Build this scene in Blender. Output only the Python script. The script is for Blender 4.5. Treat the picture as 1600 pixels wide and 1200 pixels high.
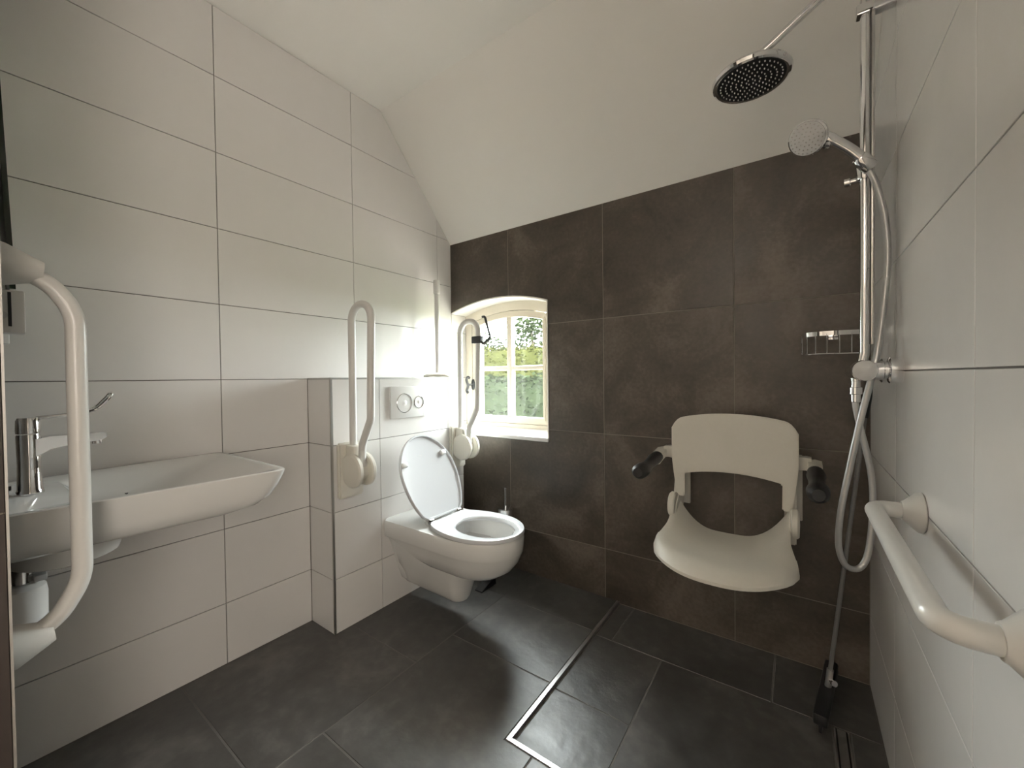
import bpy, bmesh, math, random
from mathutils import Vector, Matrix
random.seed(4)
scene = bpy.context.scene
for o in list(bpy.data.objects): bpy.data.objects.remove(o)
COL = scene.collection
R = math.radians

# ------------------------------------------------------------------ camera
cam_d = bpy.data.cameras.new('camera'); cam = bpy.data.objects.new('camera', cam_d); COL.objects.link(cam)
ya, pi_, ro = R(35.396), R(0.9156), R(-0.6883)
F = Vector((-math.sin(ya)*math.cos(pi_), math.cos(ya)*math.cos(pi_), -math.sin(pi_)))
R0 = Vector((math.cos(ya), math.sin(ya), 0)); U0 = R0.cross(F)
RT = R0*math.cos(ro) + U0*math.sin(ro); UP = RT.cross(F)
mw = Matrix((RT, UP, -F)).transposed().to_4x4(); mw.translation = (1.8765, -1.9551, 1.1397)
cam.matrix_world = mw
cam_d.sensor_width = 36; cam_d.lens = 36*629.0/1600; cam_d.clip_start = 0.01
scene.camera = cam

# ------------------------------------------------------------------ light: overcast sky, added fill lights in an unseen hall
SKY = 72.0
world = bpy.data.worlds.new('world'); scene.world = world; world.use_nodes = True
bg = world.node_tree.nodes['Background']
bg.inputs[0].default_value = (0.93, 0.97, 1.0, 1); bg.inputs[1].default_value = SKY
pl = bpy.data.lights.new('window_portal', 'AREA'); pl.shape = 'RECTANGLE'; pl.size = 0.74; pl.size_y = 0.90
pl.cycles.is_portal = True
po = bpy.data.objects.new('window_portal', pl); COL.objects.link(po); po.location = (0.37, 0.21, 1.21)
po.rotation_euler = (R(-90), 0, 0)
HALL_FILL = 110.0; DRUM_FILL = 10.5  # strengths of the two fill lights added out of view in the hall
scene.view_settings.view_transform = 'Standard'; scene.view_settings.look = 'None'
scene.view_settings.gamma = 1.0; scene.view_settings.exposure = 0.0
scene.view_settings.use_curve_mapping = False

# ------------------------------------------------------------------ materials
def mat(name, col, rough=0.5, metal=0.0, spec=0.5, coat=0.0):
    m = bpy.data.materials.new(name); m.use_nodes = True
    b = m.node_tree.nodes['Principled BSDF']
    b.inputs['Base Color'].default_value = (*col, 1); b.inputs['Roughness'].default_value = rough
    b.inputs['Metallic'].default_value = metal; b.inputs['Specular IOR Level'].default_value = spec
    b.inputs['Coat Weight'].default_value = coat; b.inputs['Coat Roughness'].default_value = 0.05
    return m
def cloudy(name, stops, scale, rough, rr=0.1, bump=0.0, bscale=40, spec=0.5, rand=True, detail=8, fine=0.25):
    """Mottled stone or paint: layered noise through a colour ramp, shifted per object."""
    m = mat(name, stops[0][1], rough, spec=spec); nt = m.node_tree; N = nt.nodes; L = nt.links
    b = N['Principled BSDF']
    tc = N.new('ShaderNodeTexCoord'); oi = N.new('ShaderNodeObjectInfo')
    mu = N.new('ShaderNodeMath'); mu.operation = 'MULTIPLY'; mu.inputs[1].default_value = 37.0 if rand else 0.0
    L.new(oi.outputs['Random'], mu.inputs[0])
    n1 = N.new('ShaderNodeTexNoise'); n1.noise_dimensions = '4D'
    n1.inputs['Scale'].default_value = scale; n1.inputs['Detail'].default_value = detail; n1.inputs['Roughness'].default_value = 0.6
    n1.inputs['Distortion'].default_value = 0.6
    L.new(tc.outputs['Object'], n1.inputs['Vector']); L.new(mu.outputs[0], n1.inputs['W'])
    n2 = N.new('ShaderNodeTexNoise'); n2.inputs['Scale'].default_value = bscale; n2.inputs['Detail'].default_value = 4
    L.new(tc.outputs['Object'], n2.inputs['Vector'])
    mx = N.new('ShaderNodeMix'); mx.inputs[0].default_value = fine
    L.new(n1.outputs['Fac'], mx.inputs[2]); L.new(n2.outputs['Fac'], mx.inputs[3])
    cr = N.new('ShaderNodeValToRGB'); e = cr.color_ramp.elements
    while len(e) < len(stops): e.new(0.5)
    for k, (p, c) in enumerate(stops): e[k].position = p; e[k].color = (*c, 1)
    L.new(mx.outputs[0], cr.inputs[0]); L.new(cr.outputs[0], b.inputs['Base Color'])
    mr = N.new('ShaderNodeMapRange'); mr.inputs[1].default_value = 0.3; mr.inputs[2].default_value = 0.7
    mr.inputs[3].default_value = rough - rr; mr.inputs[4].default_value = rough + rr
    L.new(n1.outputs['Fac'], mr.inputs[0]); L.new(mr.outputs[0], b.inputs['Roughness'])
    if bump:
        bp = N.new('ShaderNodeBump'); bp.inputs['Strength'].default_value = bump; bp.inputs['Distance'].default_value = 0.004
        L.new(n2.outputs['Fac'], bp.inputs['Height']); L.new(bp.outputs[0], b.inputs['Normal'])
    return m
M = {}
M['white_tile'] = cloudy('white_glazed_tile', [(0.3, (0.775, 0.76, 0.74)), (0.7, (0.80, 0.785, 0.765))], 3, 0.24, 0.02, 0.02, 30)
M['white_grout'] = mat('grey_grout', (0.20, 0.185, 0.17), 0.9)
M['brown_tile'] = cloudy('brown_concrete_tile', [(0.36, (0.036, 0.028, 0.021)), (0.50, (0.070, 0.056, 0.043)), (0.64, (0.135, 0.110, 0.089))], 2.8, 0.46, 0.1, 0.15, 60, fine=0.2)
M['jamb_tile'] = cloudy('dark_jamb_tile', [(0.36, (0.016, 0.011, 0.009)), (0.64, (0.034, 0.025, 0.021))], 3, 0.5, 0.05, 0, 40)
M['brown_grout'] = mat('taupe_grout', (0.21, 0.185, 0.155), 0.9)
M['floor_tile'] = cloudy('anthracite_slate_tile', [(0.36, (0.030, 0.028, 0.026)), (0.52, (0.060, 0.057, 0.053)), (0.66, (0.12, 0.113, 0.105))], 4.0, 0.42, 0.08, 0.42, 20, fine=0.3, spec=1.0)
M['floor_grout'] = mat('floor_grout', (0.15, 0.143, 0.135), 0.9)
M['paint'] = cloudy('ceiling_paint', [(0.3, (0.86, 0.84, 0.80)), (0.7, (0.88, 0.86, 0.82))], 5, 0.9, 0.02, 0.05, 220, rand=False)
M['plaster'] = mat('reveal_plaster', (0.82, 0.79, 0.73), 0.7)
M['ceramic'] = mat('white_ceramic', (0.70, 0.70, 0.685), 0.10, coat=0.4)
M['seat_plastic'] = mat('white_seat_plastic', (0.60, 0.61, 0.63), 0.18, coat=0.2)
M['nylon'] = mat('white_coated_tube', (0.67, 0.66, 0.63), 0.28)
M['cream_plastic'] = mat('cream_plastic', (0.72, 0.695, 0.62), 0.4)
M['chair'] = cloudy('ivory_chair_plastic', [(0.3, (0.70, 0.675, 0.605)), (0.7, (0.75, 0.725, 0.66))], 6, 0.42, 0.05, 0.0, 90, rand=False)
M['chrome'] = mat('chrome', (0.80, 0.80, 0.81), 0.07, 1.0)
M['steel'] = mat('brushed_steel', (0.62, 0.61, 0.60), 0.28, 1.0)
M['profile'] = mat('matt_aluminium_profile', (0.48, 0.47, 0.45), 0.42, 1.0)
M['hose'] = mat('silver_hose', (0.46, 0.46, 0.46), 0.30, 0.75)
M['dark_pole'] = mat('grey_coated_pole', (0.16, 0.16, 0.16), 0.4)
M['black'] = mat('black_rubber', (0.012, 0.012, 0.013), 0.45)
M['dark_wire'] = mat('dark_coated_wire', (0.05, 0.05, 0.05), 0.5)
M['iron'] = mat('black_iron', (0.02, 0.02, 0.02), 0.4, 0.6)
M['window_paint'] = mat('cream_window_paint', (0.64, 0.585, 0.49), 0.4)
M['grey_plastic'] = mat('grey_spray_plate', (0.58, 0.58, 0.58), 0.35)
M['white_plastic'] = mat('white_plastic', (0.76, 0.75, 0.73), 0.3)
M['mirror'] = mat('mirror_silver', (0.85, 0.87, 0.85), 0.02, 1.0)
M['glass_edge'] = mat('green_glass_edge', (0.010, 0.022, 0.012), 0.15)
M['grass'] = cloudy('grass', [(0.3, (0.03, 0.055, 0.016)), (0.7, (0.05, 0.08, 0.025))], 2.5, 0.9, 0.02, 0, 30, spec=0.0, rand=False)
M['hedge'] = mat('yellow_green_leaf', (0.0185, 0.0192, 0.0062), 0.9, spec=0.0)
M['shrub'] = mat('grey_green_leaf', (0.0095, 0.0128, 0.0064), 0.9, spec=0.0)
M['leaf'] = mat('tree_leaf', (0.013, 0.017, 0.008), 0.9, spec=0.0)
M['bounce_ground'] = mat('pale_bounce_ground', (0.60, 0.52, 0.47), 0.95)  # pale so the added strip outside throws sky light upwards
M['bark'] = mat('bark', (0.05, 0.035, 0.025), 0.9)
M['water'] = mat('bowl_water', (0.55, 0.58, 0.58), 0.03)
M['wood'] = cloudy('hall_floor', [(0.3, (0.50, 0.45, 0.38)), (0.7, (0.58, 0.52, 0.45))], 3, 0.5, 0.05, 0, 30)
def glass_mat(name, h0, h1):
    m = bpy.data.materials.new(name); m.use_nodes = True; nt = m.node_tree; N = nt.nodes; L = nt.links
    N.clear(); out = N.new('ShaderNodeOutputMaterial')
    tr = N.new('ShaderNodeBsdfTransparent'); tr.inputs[0].default_value = (0.93, 0.95, 0.93, 1)
    tl = N.new('ShaderNodeBsdfTranslucent'); tl.inputs[0].default_value = (0.85, 0.9, 0.86, 1)
    gl = N.new('ShaderNodeBsdfGlossy'); gl.inputs['Roughness'].default_value = 0.03
    tc = N.new('ShaderNodeTexCoord'); vo = N.new('ShaderNodeTexNoise'); vo.inputs['Scale'].default_value = 120; vo.inputs['Detail'].default_value = 3
    L.new(tc.outputs['Object'], vo.inputs['Vector'])
    mr = N.new('ShaderNodeMapRange'); mr.inputs[1].default_value = 0.4; mr.inputs[2].default_value = 0.7; mr.inputs[3].default_value = h0; mr.inputs[4].default_value = h1
    L.new(vo.outputs['Fac'], mr.inputs[0])
    a = N.new('ShaderNodeMixShader'); L.new(mr.outputs[0], a.inputs[0]); L.new(tr.outputs[0], a.inputs[1]); L.new(tl.outputs[0], a.inputs[2])
    lw = N.new('ShaderNodeLayerWeight'); pw = N.new('ShaderNodeMath'); pw.operation = 'POWER'; pw.inputs[1].default_value = 5; L.new(lw.outputs['Facing'], pw.inputs[0])
    fr = N.new('ShaderNodeMath'); fr.operation = 'MULTIPLY_ADD'; fr.inputs[1].default_value = 0.9; fr.inputs[2].default_value = 0.04; L.new(pw.outputs[0], fr.inputs[0])
    b = N.new('ShaderNodeMixShader'); L.new(fr.outputs[0], b.inputs[0]); L.new(a.outputs[0], b.inputs[1]); L.new(gl.outputs[0], b.inputs[2])
    L.new(b.outputs[0], out.inputs[0]); return m
M['pane'] = glass_mat('rippled_window_glass', 0.0, 0.0025); M['pane_dull'] = glass_mat('dull_window_glass', 0.0008, 0.0025)
def emit(name, col, s):
    m = bpy.data.materials.new(name); m.use_nodes = True
    b = m.node_tree.nodes['Principled BSDF']; b.inputs['Emission Color'].default_value = (*col, 1); b.inputs['Emission Strength'].default_value = s
    return m

# ------------------------------------------------------------------ helpers
def props(o, label=None, cat=None, group=None, kind=None):
    if label: o['label'] = label
    if cat: o['category'] = cat
    if group: o['group'] = group
    if kind: o['kind'] = kind
    return o
def attach(o, parent):
    if parent is not None:
        o.parent = parent
        p = parent; T = Matrix.Identity(4)
        while p is not None: T = p.matrix_basis.inverted() if p.parent is None else T; p = p.parent
        o.matrix_parent_inverse = T if parent.parent is None else Matrix.Identity(4)
def link(name, me, m, parent=None, smooth=None):
    o = bpy.data.objects.new(name, me); COL.objects.link(o)
    if m is not None and not me.materials: me.materials.append(M[m] if isinstance(m, str) else m)
    attach(o, parent); return o
def obj(name, bm, m, parent=None, angle=35, recalc=True):
    if recalc: bmesh.ops.recalc_face_normals(bm, faces=bm.faces)
    if angle:
        for f in bm.faces: f.smooth = True
        for e in bm.edges:
            if len(e.link_faces) == 2 and e.calc_face_angle(0) > R(angle): e.smooth = False
    me = bpy.data.meshes.new(name); bm.to_mesh(me); bm.free()
    return link(name, me, m, parent)
def empty(name, loc):
    o = bpy.data.objects.new(name, None); COL.objects.link(o); o.location = loc; o.empty_display_size = 0.05
    return o
def box(x0, x1, y0, y1, z0, z1, bev=0.0, seg=2, bm=None):
    b = bmesh.new(); r = bmesh.ops.create_cube(b, size=1)
    for v in r['verts']:
        v.co = Vector((x0 + (v.co.x+.5)*(x1-x0), y0 + (v.co.y+.5)*(y1-y0), z0 + (v.co.z+.5)*(z1-z0)))
    if bev: bmesh.ops.bevel(b, geom=list(b.edges), offset=bev, segments=seg, affect='EDGES', profile=0.5)
    return merge(bm, b)
def merge(bm, b):
    if bm is None: return b
    me = bpy.data.meshes.new('tmp'); b.to_mesh(me); b.free(); bm.from_mesh(me); bpy.data.meshes.remove(me); return bm
def loft(loops, cap0=True, cap1=True, bm=None, closed=True):
    b = bmesh.new(); rows = [[b.verts.new(p) for p in lp] for lp in loops]; n = len(rows[0])
    for a, c in zip(rows, rows[1:]):
        for i in range(n if closed else n-1):
            j = (i+1) % n; b.faces.new((a[i], a[j], c[j], c[i]))
    if cap0: b.faces.new(rows[0][::-1])
    if cap1: b.faces.new(rows[-1])
    return merge(bm, b)
def frame_of(t):
    t = t.normalized(); a = Vector((0, 0, 1)) if abs(t.z) < 0.9 else Vector((1, 0, 0))
    u = t.cross(a).normalized(); return u, t.cross(u).normalized()
def tube(pts, r, n=14, cap=True, bm=None):
    pts = [Vector(p) for p in pts]; rs = r if isinstance(r, (list, tuple)) else [r]*len(pts)
    T = []
    for i in range(len(pts)):
        a = pts[max(i-1, 0)]; c = pts[min(i+1, len(pts)-1)]; T.append((c-a).normalized())
    u, v = frame_of(T[0]); loops = []
    for i, p in enumerate(pts):
        if i:
            u = (u - T[i]*u.dot(T[i])).normalized(); v = T[i].cross(u).normalized()
        loops.append([p + (u*math.cos(2*math.pi*k/n) + v*math.sin(2*math.pi*k/n))*rs[i] for k in range(n)])
    return loft(loops, cap, cap, bm)
def fillet(pts, r, n=7):
    """Polyline with rounded corners (r: one radius or one per inner corner)."""
    pts = [Vector(p) for p in pts]; out = [pts[0]]
    for i in range(1, len(pts)-1):
        ri = r[i-1] if isinstance(r, (list, tuple)) else r
        a = (pts[i-1]-pts[i]); c = (pts[i+1]-pts[i]); la, lc = a.length, c.length; a.normalize(); c.normalize()
        ang = a.angle(c); d = min(ri/math.tan(ang/2), la*0.49, lc*0.49); rr = d*math.tan(ang/2)
        ctr = pts[i] + (a+c).normalized()*(rr/math.sin(ang/2)); p0 = pts[i]+a*d-ctr; p1 = pts[i]+c*d-ctr
        sw = p0.angle(p1); axn = p0.cross(p1).normalized()
        for k in range(n+1): out.append(ctr + Matrix.Rotation(sw*k/n, 3, axn) @ p0)
    out.append(pts[-1]); return out
def spline(pts, n=8, closed=False):
    P = [Vector(p) for p in pts]; out = []
    L = len(P); rng = L if closed else L-1
    for i in range(rng):
        g = (lambda k: P[k % L]) if closed else (lambda k: P[min(max(k, 0), L-1)])
        p0, p1, p2, p3 = g(i-1), g(i), g(i+1), g(i+2)
        for k in range(n):
            t = k/n
            out.append(0.5*((2*p1) + (p2-p0)*t + (2*p0-5*p1+4*p2-p3)*t*t + (3*p1-p0-3*p2+p3)*t**3))
    if not closed: out.append(P[-1])
    return out
def lathe(profile, origin, axis, n=28, bm=None, cap=True):
    o = Vector(origin); ax = Vector(axis).normalized(); u, v = frame_of(ax)
    loops = [[o + ax*h + (u*math.cos(2*math.pi*k/n) + v*math.sin(2*math.pi*k/n))*max(r, 1e-4) for k in range(n)] for r, h in profile]
    return loft(loops, cap, cap, bm)
def extrude_poly(poly, O, U, V, N, n0, n1):
    """Closed prism of a simple polygon between offsets n0 < n1 along N."""
    O, U, V, N = map(Vector, (O, U, V, N)); b = bmesh.new()
    a = [b.verts.new(O+U*u+V*v+N*n0) for u, v in poly]; c = [b.verts.new(O+U*u+V*v+N*n1) for u, v in poly]
    k = len(poly); b.faces.new(a[::-1]); b.faces.new(c)
    for i in range(k): b.faces.new((a[i], a[(i+1) % k], c[(i+1) % k], c[i]))
    return b
def clip(poly, a, b, c):
    """Keep the part of a convex polygon where a*u+b*v <= c."""
    out = []
    for i in range(len(poly)):
        p, q = poly[i], poly[(i+1) % len(poly)]; dp = a*p[0]+b*p[1]-c; dq = a*q[0]+b*q[1]-c
        if dp <= 0: out.append(p)
        if (dp < 0) != (dq < 0) and dp != dq:
            t = dp/(dp-dq); out.append((p[0]+t*(q[0]-p[0]), p[1]+t*(q[1]-p[1])))
    return out
def inset(poly, d):
    n = len(poly); out = []
    for i in range(n):
        p0, p1, p2 = Vector(poly[i-1]), Vector(poly[i]), Vector(poly[(i+1) % n])
        e0 = (p1-p0).normalized(); e1 = (p2-p1).normalized()
        n0 = Vector((-e0.y, e0.x)); n1 = Vector((-e1.y, e1.x)); b = n0+n1
        s = d/max(0.3, (1+n0.dot(n1))/1.0) if b.length > 1e-6 else 0
        out.append(tuple(p1 + b*s))
    return out
FRAMES = {'left': ((0, 0, 0), (0, 1, 0), (0, 0, 1), (1, 0, 0)), 'back': ((0, 0, 0), (1, 0, 0), (0, 0, 1), (0, -1, 0)),
          'right': ((2.0928, 0, 0), (0, -1, 0), (0, 0, 1), (-1, 0, 0)), 'floor': ((0, 0, 0), (1, 0, 0), (0, 1, 0), (0, 0, 1))}
cache = {}
def tile(poly, fr, m, parent, gap=0.0030, t=0.006, ch=0.0007, lift=0.0, name='tile'):
    """One tile of a wall or floor: joint gap cut off, chamfered, proud of the grout bed by t."""
    if fr not in FRAMES: raise KeyError(fr)
    O, U, V, N = map(Vector, FRAMES[fr])
    cl = []
    for p in poly:
        if not cl or (Vector(p)-Vector(cl[-1])).length > 1e-4: cl.append(p)
    if len(cl) < 3: return
    if (Vector(cl[0])-Vector(cl[-1])).length < 1e-4: cl.pop()
    if len(cl) < 3: return
    area = sum(cl[i-1][0]*cl[i][1]-cl[i][0]*cl[i-1][1] for i in range(len(cl)))
    if area < 2e-4: return
    p0 = inset(cl, gap/2); c0 = (min(p[0] for p in p0), min(p[1] for p in p0))
    rel = [(p[0]-c0[0], p[1]-c0[1]) for p in p0]
    key = (fr, m, t, tuple((round(a, 4), round(b, 4)) for a, b in rel))
    if key not in cache:
        b = bmesh.new(); top = inset(rel, ch); n = len(rel)
        A = [b.verts.new(U*u+V*v-N*t) for u, v in rel]; B = [b.verts.new(U*u+V*v-N*ch) for u, v in rel]
        C = [b.verts.new(U*u+V*v) for u, v in top]
        for i in range(n):
            j = (i+1) % n; b.faces.new((A[i], A[j], B[j], B[i])); b.faces.new((B[i], B[j], C[j], C[i]))
        b.faces.new(C)
        me = bpy.data.meshes.new(name); b.to_mesh(me); b.free(); me.materials.append(M[m]); cache[key] = me
    o = bpy.data.objects.new(name, cache[key]); COL.objects.link(o); o.parent = parent
    o.location = O + U*c0[0] + V*c0[1] + N*lift
    return o
def rect(u0, u1, v0, v1): return [(u0, v0), (u1, v0), (u1, v1), (u0, v1)]

# ------------------------------------------------------------------ dimensions (metres)
W = 2.0928; YF = -1.897; YO = -2.0
ZE = 1.145; ZC = 2.621; YK = -0.5345; ZS = 2.022
BX, BY0, BY1, BZ = 0.192, -0.971, -0.112, 1.148
WX0, WX1, WZ0, WD = 0.004, 0.738, 0.785, 0.14     # window opening in the brown wall and depth of its reveal
XJ = 0.78                                          # door jamb beside the vertical grab bar
def arch(x, z_spring=1.571, rise=0.060, a=WX0, b=WX1):
    c = (b-a)/2; rad = (c*c+rise*rise)/(2*rise); return z_spring + math.sqrt(max(rad*rad-(x-(a+b)/2)**2, 0)) - (rad-rise)

# ------------------------------------------------------------------ structure
def slope_clip(poly, uy=lambda u: u):
    # left / right walls end under the flat ceiling and the slope
    k = (ZC-ZS)/YK          # dz/dy of the slope
    p = clip(poly, 0, 1, ZC)
    return p, k
def struct(name, bm, m, angle=0): return props(obj(name, bm, m, None, angle), kind='structure')

side = [(YO, -0.05), (0.24, -0.05), (0.24, 2.2), (0.0, 2.2), (YK, ZC+0.06), (YO, ZC+0.06)]
wl = struct('wall_left', extrude_poly(side, (0, 0, 0), (0, 1, 0), (0, 0, 1), (1, 0, 0), -0.20, -0.006), 'white_grout')
wr = struct('wall_right', extrude_poly(side, (W, 0, 0), (0, 1, 0), (0, 0, 1), (1, 0, 0), 0.006, 0.20), 'white_grout')
ap = [(WX0 + (WX1-WX0)*k/16, arch(WX0 + (WX1-WX0)*k/16)) for k in range(17)]
wb_poly = [(-0.006, -0.05), (W+0.006, -0.05), (W+0.006, 2.12), (-0.006, 2.12), (-0.006, ap[0][1])] + ap + [(WX1, WZ0-0.006), (-0.006, WZ0-0.006)]
wb = struct('wall_back', extrude_poly(wb_poly, (0, 0, 0), (1, 0, 0), (0, 0, 1), (0, -1, 0), -0.24, -0.0012), 'brown_grout')
fb = box(-0.006, 1.135, YO, 0.006, -0.09, -0.0015); box(1.135, W+0.006, YO, -0.945, -0.09, -0.0015, bm=fb); box(1.135, W+0.006, -0.945, 0.006, -0.09, -0.0135, bm=fb)
fl = struct('floor', fb, 'floor_grout')
struct('ceiling', box(-0.19, W+0.19, YO, YK, ZC, ZC+0.15), 'paint')
b = bmesh.new(); dy, dz = -YK, ZC-ZS
sl = [(YK, ZC), (0.02, ZS-0.02*dz/dy), (0.24, ZS-0.02*dz/dy), (0.24, ZS+0.20), (YK, ZC+0.15)]
struct('ceiling_slope', extrude_poly(sl, (0, 0, 0), (0, 1, 0), (0, 0, 1), (1, 0, 0), -0.19, W+0.19), 'paint')
fw = box(-0.19, XJ-0.004, YO, YF-0.004, -0.05, ZC+0.1); box(XJ-0.004, W+0.19, YO, YF-0.004, 2.45, ZC+0.1, bm=fw); box(2.0, W+0.19, YO, YF-0.004, -0.05, 2.45, bm=fw)
wf = struct('wall_front', fw, 'brown_grout')
# tiles of the white walls: 60 x 30 cm, stacked
def slope_ok(poly, sgn):
    # keep below the line from (YK, ZC) to (0, ZS); u = sgn*y
    a = (ZC-ZS)/(-YK); return clip(clip(poly, 0, 1, ZC-0.001), a*sgn, 1, ZS-0.001)
rows = [0.0] + [round(ZE-0.9+0.3*k, 4) for k in range(8)] + [ZC]
lcols = [YF, -1.318, -0.719, -0.1225, 0.0]
for u0, u1 in zip(lcols, lcols[1:]):
    for v0, v1 in zip(rows, rows[1:]):
        if v1 <= ZE+0.001 and u1 > BY0:
            if u0 < BY0: tile(rect(u0, BY0, v0, v1), 'left', 'white_tile', wl)
            elif u0 > -0.2: tile(rect(u0, u1, v0, v1), 'left', 'white_tile', wl)
            continue
        tile(slope_ok(rect(u0, u1, v0, v1), 1), 'left', 'white_tile', wl)
for v0, v1 in ((0.79, 0.845), (0.845, 1.145), (1.145, 1.445), (1.445, 1.565)):
    tile(rect(0.0, WD, v0, v1), 'left', 'white_tile', wl)
rcols = [0.0, 0.459, 1.059, 1.659, -YF]
for u0, u1 in zip(rcols, rcols[1:]):
    for v0, v1 in zip(rows, rows[1:]):
        tile(slope_ok(rect(u0, u1, v0 if v0 else -0.012, v1), -1), 'right', 'white_tile', wr)
# tiles of the brown wall: 60 x 60 cm, cut round the arched window
bc = [0.0, 0.467, 1.064, 1.654, W]; br = [-0.012, 0.251, 0.8445, 1.437, ZS]
for i in range(4):
    u0, u1 = bc[i], bc[i+1]
    for j in range(4):
        v0, v1 = br[j], br[j+1]; P = rect(u0, u1, v0, v1)
        if i == 0 and j == 1: P = rect(u0, u1, v0, WZ0)
        if i == 0 and j == 2: continue
        if i == 1 and j == 1: P = [(u0, v0), (u1, v0), (u1, v1), (WX1, v1), (WX1, WZ0), (u0, WZ0)]
        if i == 1 and j == 2: P = rect(WX1, u1, v0, v1)
        if j == 3 and i < 2:
            xs = [p for p in ap if (p[0] < u1-0.004 if i == 0 else p[0] > u0+0.004)]
            if i == 0: P = [(u0, ap[0][1])] + xs[1:] + [(u1, arch(u1)), (u1, v1), (u0, v1)]
            else: P = [(u0, arch(u0))] + xs + [(WX1, v0), (u1, v0), (u1, v1), (u0, v1)]
        tile(P, 'back', 'brown_tile', wb, gap=0.0035)
# floor tiles; the shower corner lies a little lower inside the steel profile
SX, SY = 1.132, -0.947
for x0, x1, y0, y1 in ((0.0, 0.625, -0.285, 0), (0.0, 0.625, -0.885, -0.285), (0.0, 0.625, -1.468, -0.885), (0.0, 0.625, YO, -1.468),
                       (0.625, SX-0.008, -0.295, 0), (0.625, SX-0.008, -0.672, -0.295)):
    tile(rect(x0, x1, y0, y1), 'floor', 'floor_tile', fl, gap=0.0055, ch=0.0010)
tile([(0.625, -1.27), (1.225, -1.27), (1.225, SY-0.009), (SX-0.009, SY-0.009), (SX-0.009, -0.672), (0.625, -0.672)], 'floor', 'floor_tile', fl, gap=0.0055, ch=0.0010)
for x0, x1, y0, y1 in ((0.625, 1.225, -1.87, -1.27), (0.625, 1.225, YO, -1.87), (1.225, 1.825, -1.55, SY-0.009), (1.225, 1.825, YO, -1.55), (1.825, W, -1.55, SY-0.009), (1.825, W, YO, -1.55)):
    tile(rect(x0, x1, y0, y1), 'floor', 'floor_tile', fl, gap=0.0055, ch=0.0010)
for x0, x1, y0, y1 in ((SX+0.009, 1.215, -0.298, 0), (1.215, 1.80, -0.298, 0), (1.80, W, -0.298, 0), (SX+0.009, 1.425, -0.672, -0.298), (SX+0.009, 1.425, SY+0.009, -0.672),
                       (1.425, 1.968, SY+0.009, -0.298), (2.012, W, SY+0.009, -0.298)):
    tile(rect(x0, x1, y0, y1), 'floor', 'floor_tile', fl, gap=0.0055, ch=0.0010, lift=-0.012)
b = box(SX-0.0075, SX+0.0075, SY-0.0075, -0.002, -0.012, 0.0015, 0.001, 1); box(SX+0.0075, W-0.002, SY-0.0075, SY+0.0075, -0.012, 0.0015, 0.001, 1, bm=b)
struct('trim_1', b, 'steel')
# boxed-in cistern wall
bw = struct('wall_cistern', box(-0.004, BX-0.006, BY0+0.006, BY1-0.001, 0.0, BZ-0.004), 'white_grout')
FRAMES['boxfront'] = ((BX, 0, 0), (0, 1, 0), (0, 0, 1), (1, 0, 0)); FRAMES['boxside'] = ((0, BY0, 0), (1, 0, 0), (0, 0, 1), (0, -1, 0))
FRAMES['boxtop'] = ((0, 0, BZ), (1, 0, 0), (0, 1, 0), (0, 0, 1)); FRAMES['boxend'] = ((0, BY1+0.004, 0), (-1, 0, 0), (0, 0, 1), (0, 1, 0))
for v0, v1 in zip(rows[:5], rows[1:5]):
    v1 = min(v1, BZ-0.006)
    for u0, u1 in ((BY0+0.008, -0.716), (-0.716, BY1)): tile(rect(u0, u1, v0, v1), 'boxfront', 'white_tile', bw)
    tile(rect(0.0, BX-0.008, v0, v1), 'boxside', 'white_tile', bw)
    tile(rect(-BX+0.002, 0.0, v0, v1), 'boxend', 'white_tile', bw)
tile(rect(0.0, BX-0.008, BY0+0.008, -0.716), 'boxtop', 'white_tile', bw); tile(rect(0.0, BX-0.008, -0.716, BY1), 'boxtop', 'white_tile', bw)
struct('trim_2', box(BX-0.008, BX+0.0006, BY0-0.0006, BY0+0.008, 0.0, BZ+0.001), 'profile')
b = box(BX-0.008, BX+0.0006, BY0+0.008, BY1, BZ-0.007, BZ+0.0006); box(0.0, BX-0.008, BY0-0.0006, BY0+0.008, BZ-0.007, BZ+0.0006, bm=b)
struct('trim_3', b, 'profile')
# door jamb: brown tiles and a light edge profile
FRAMES['jamb'] = ((XJ, 0, 0), (0, 1, 0), (0, 0, 1), (1, 0, 0)); FRAMES['front'] = ((0, YF, 0), (-1, 0, 0), (0, 0, 1), (0, 1, 0))
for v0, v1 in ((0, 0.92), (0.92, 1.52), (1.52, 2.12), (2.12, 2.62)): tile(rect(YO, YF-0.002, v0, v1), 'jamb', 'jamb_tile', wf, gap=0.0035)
for v0, v1 in zip([0, 0.251, 0.8445, 1.437, 2.03], [0.251, 0.8445, 1.437, 2.03, ZC]):
    for u0, u1 in ((0.0, 0.18), (0.18, XJ-0.002)): tile(rect(-u1, -u0, v0, v1), 'front', 'brown_tile', wf, gap=0.0035)
struct('trim_4', box(XJ-0.003, XJ+0.0003, YF-0.003, YF+0.0003, 0.0, 2.62), 'profile')
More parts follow.
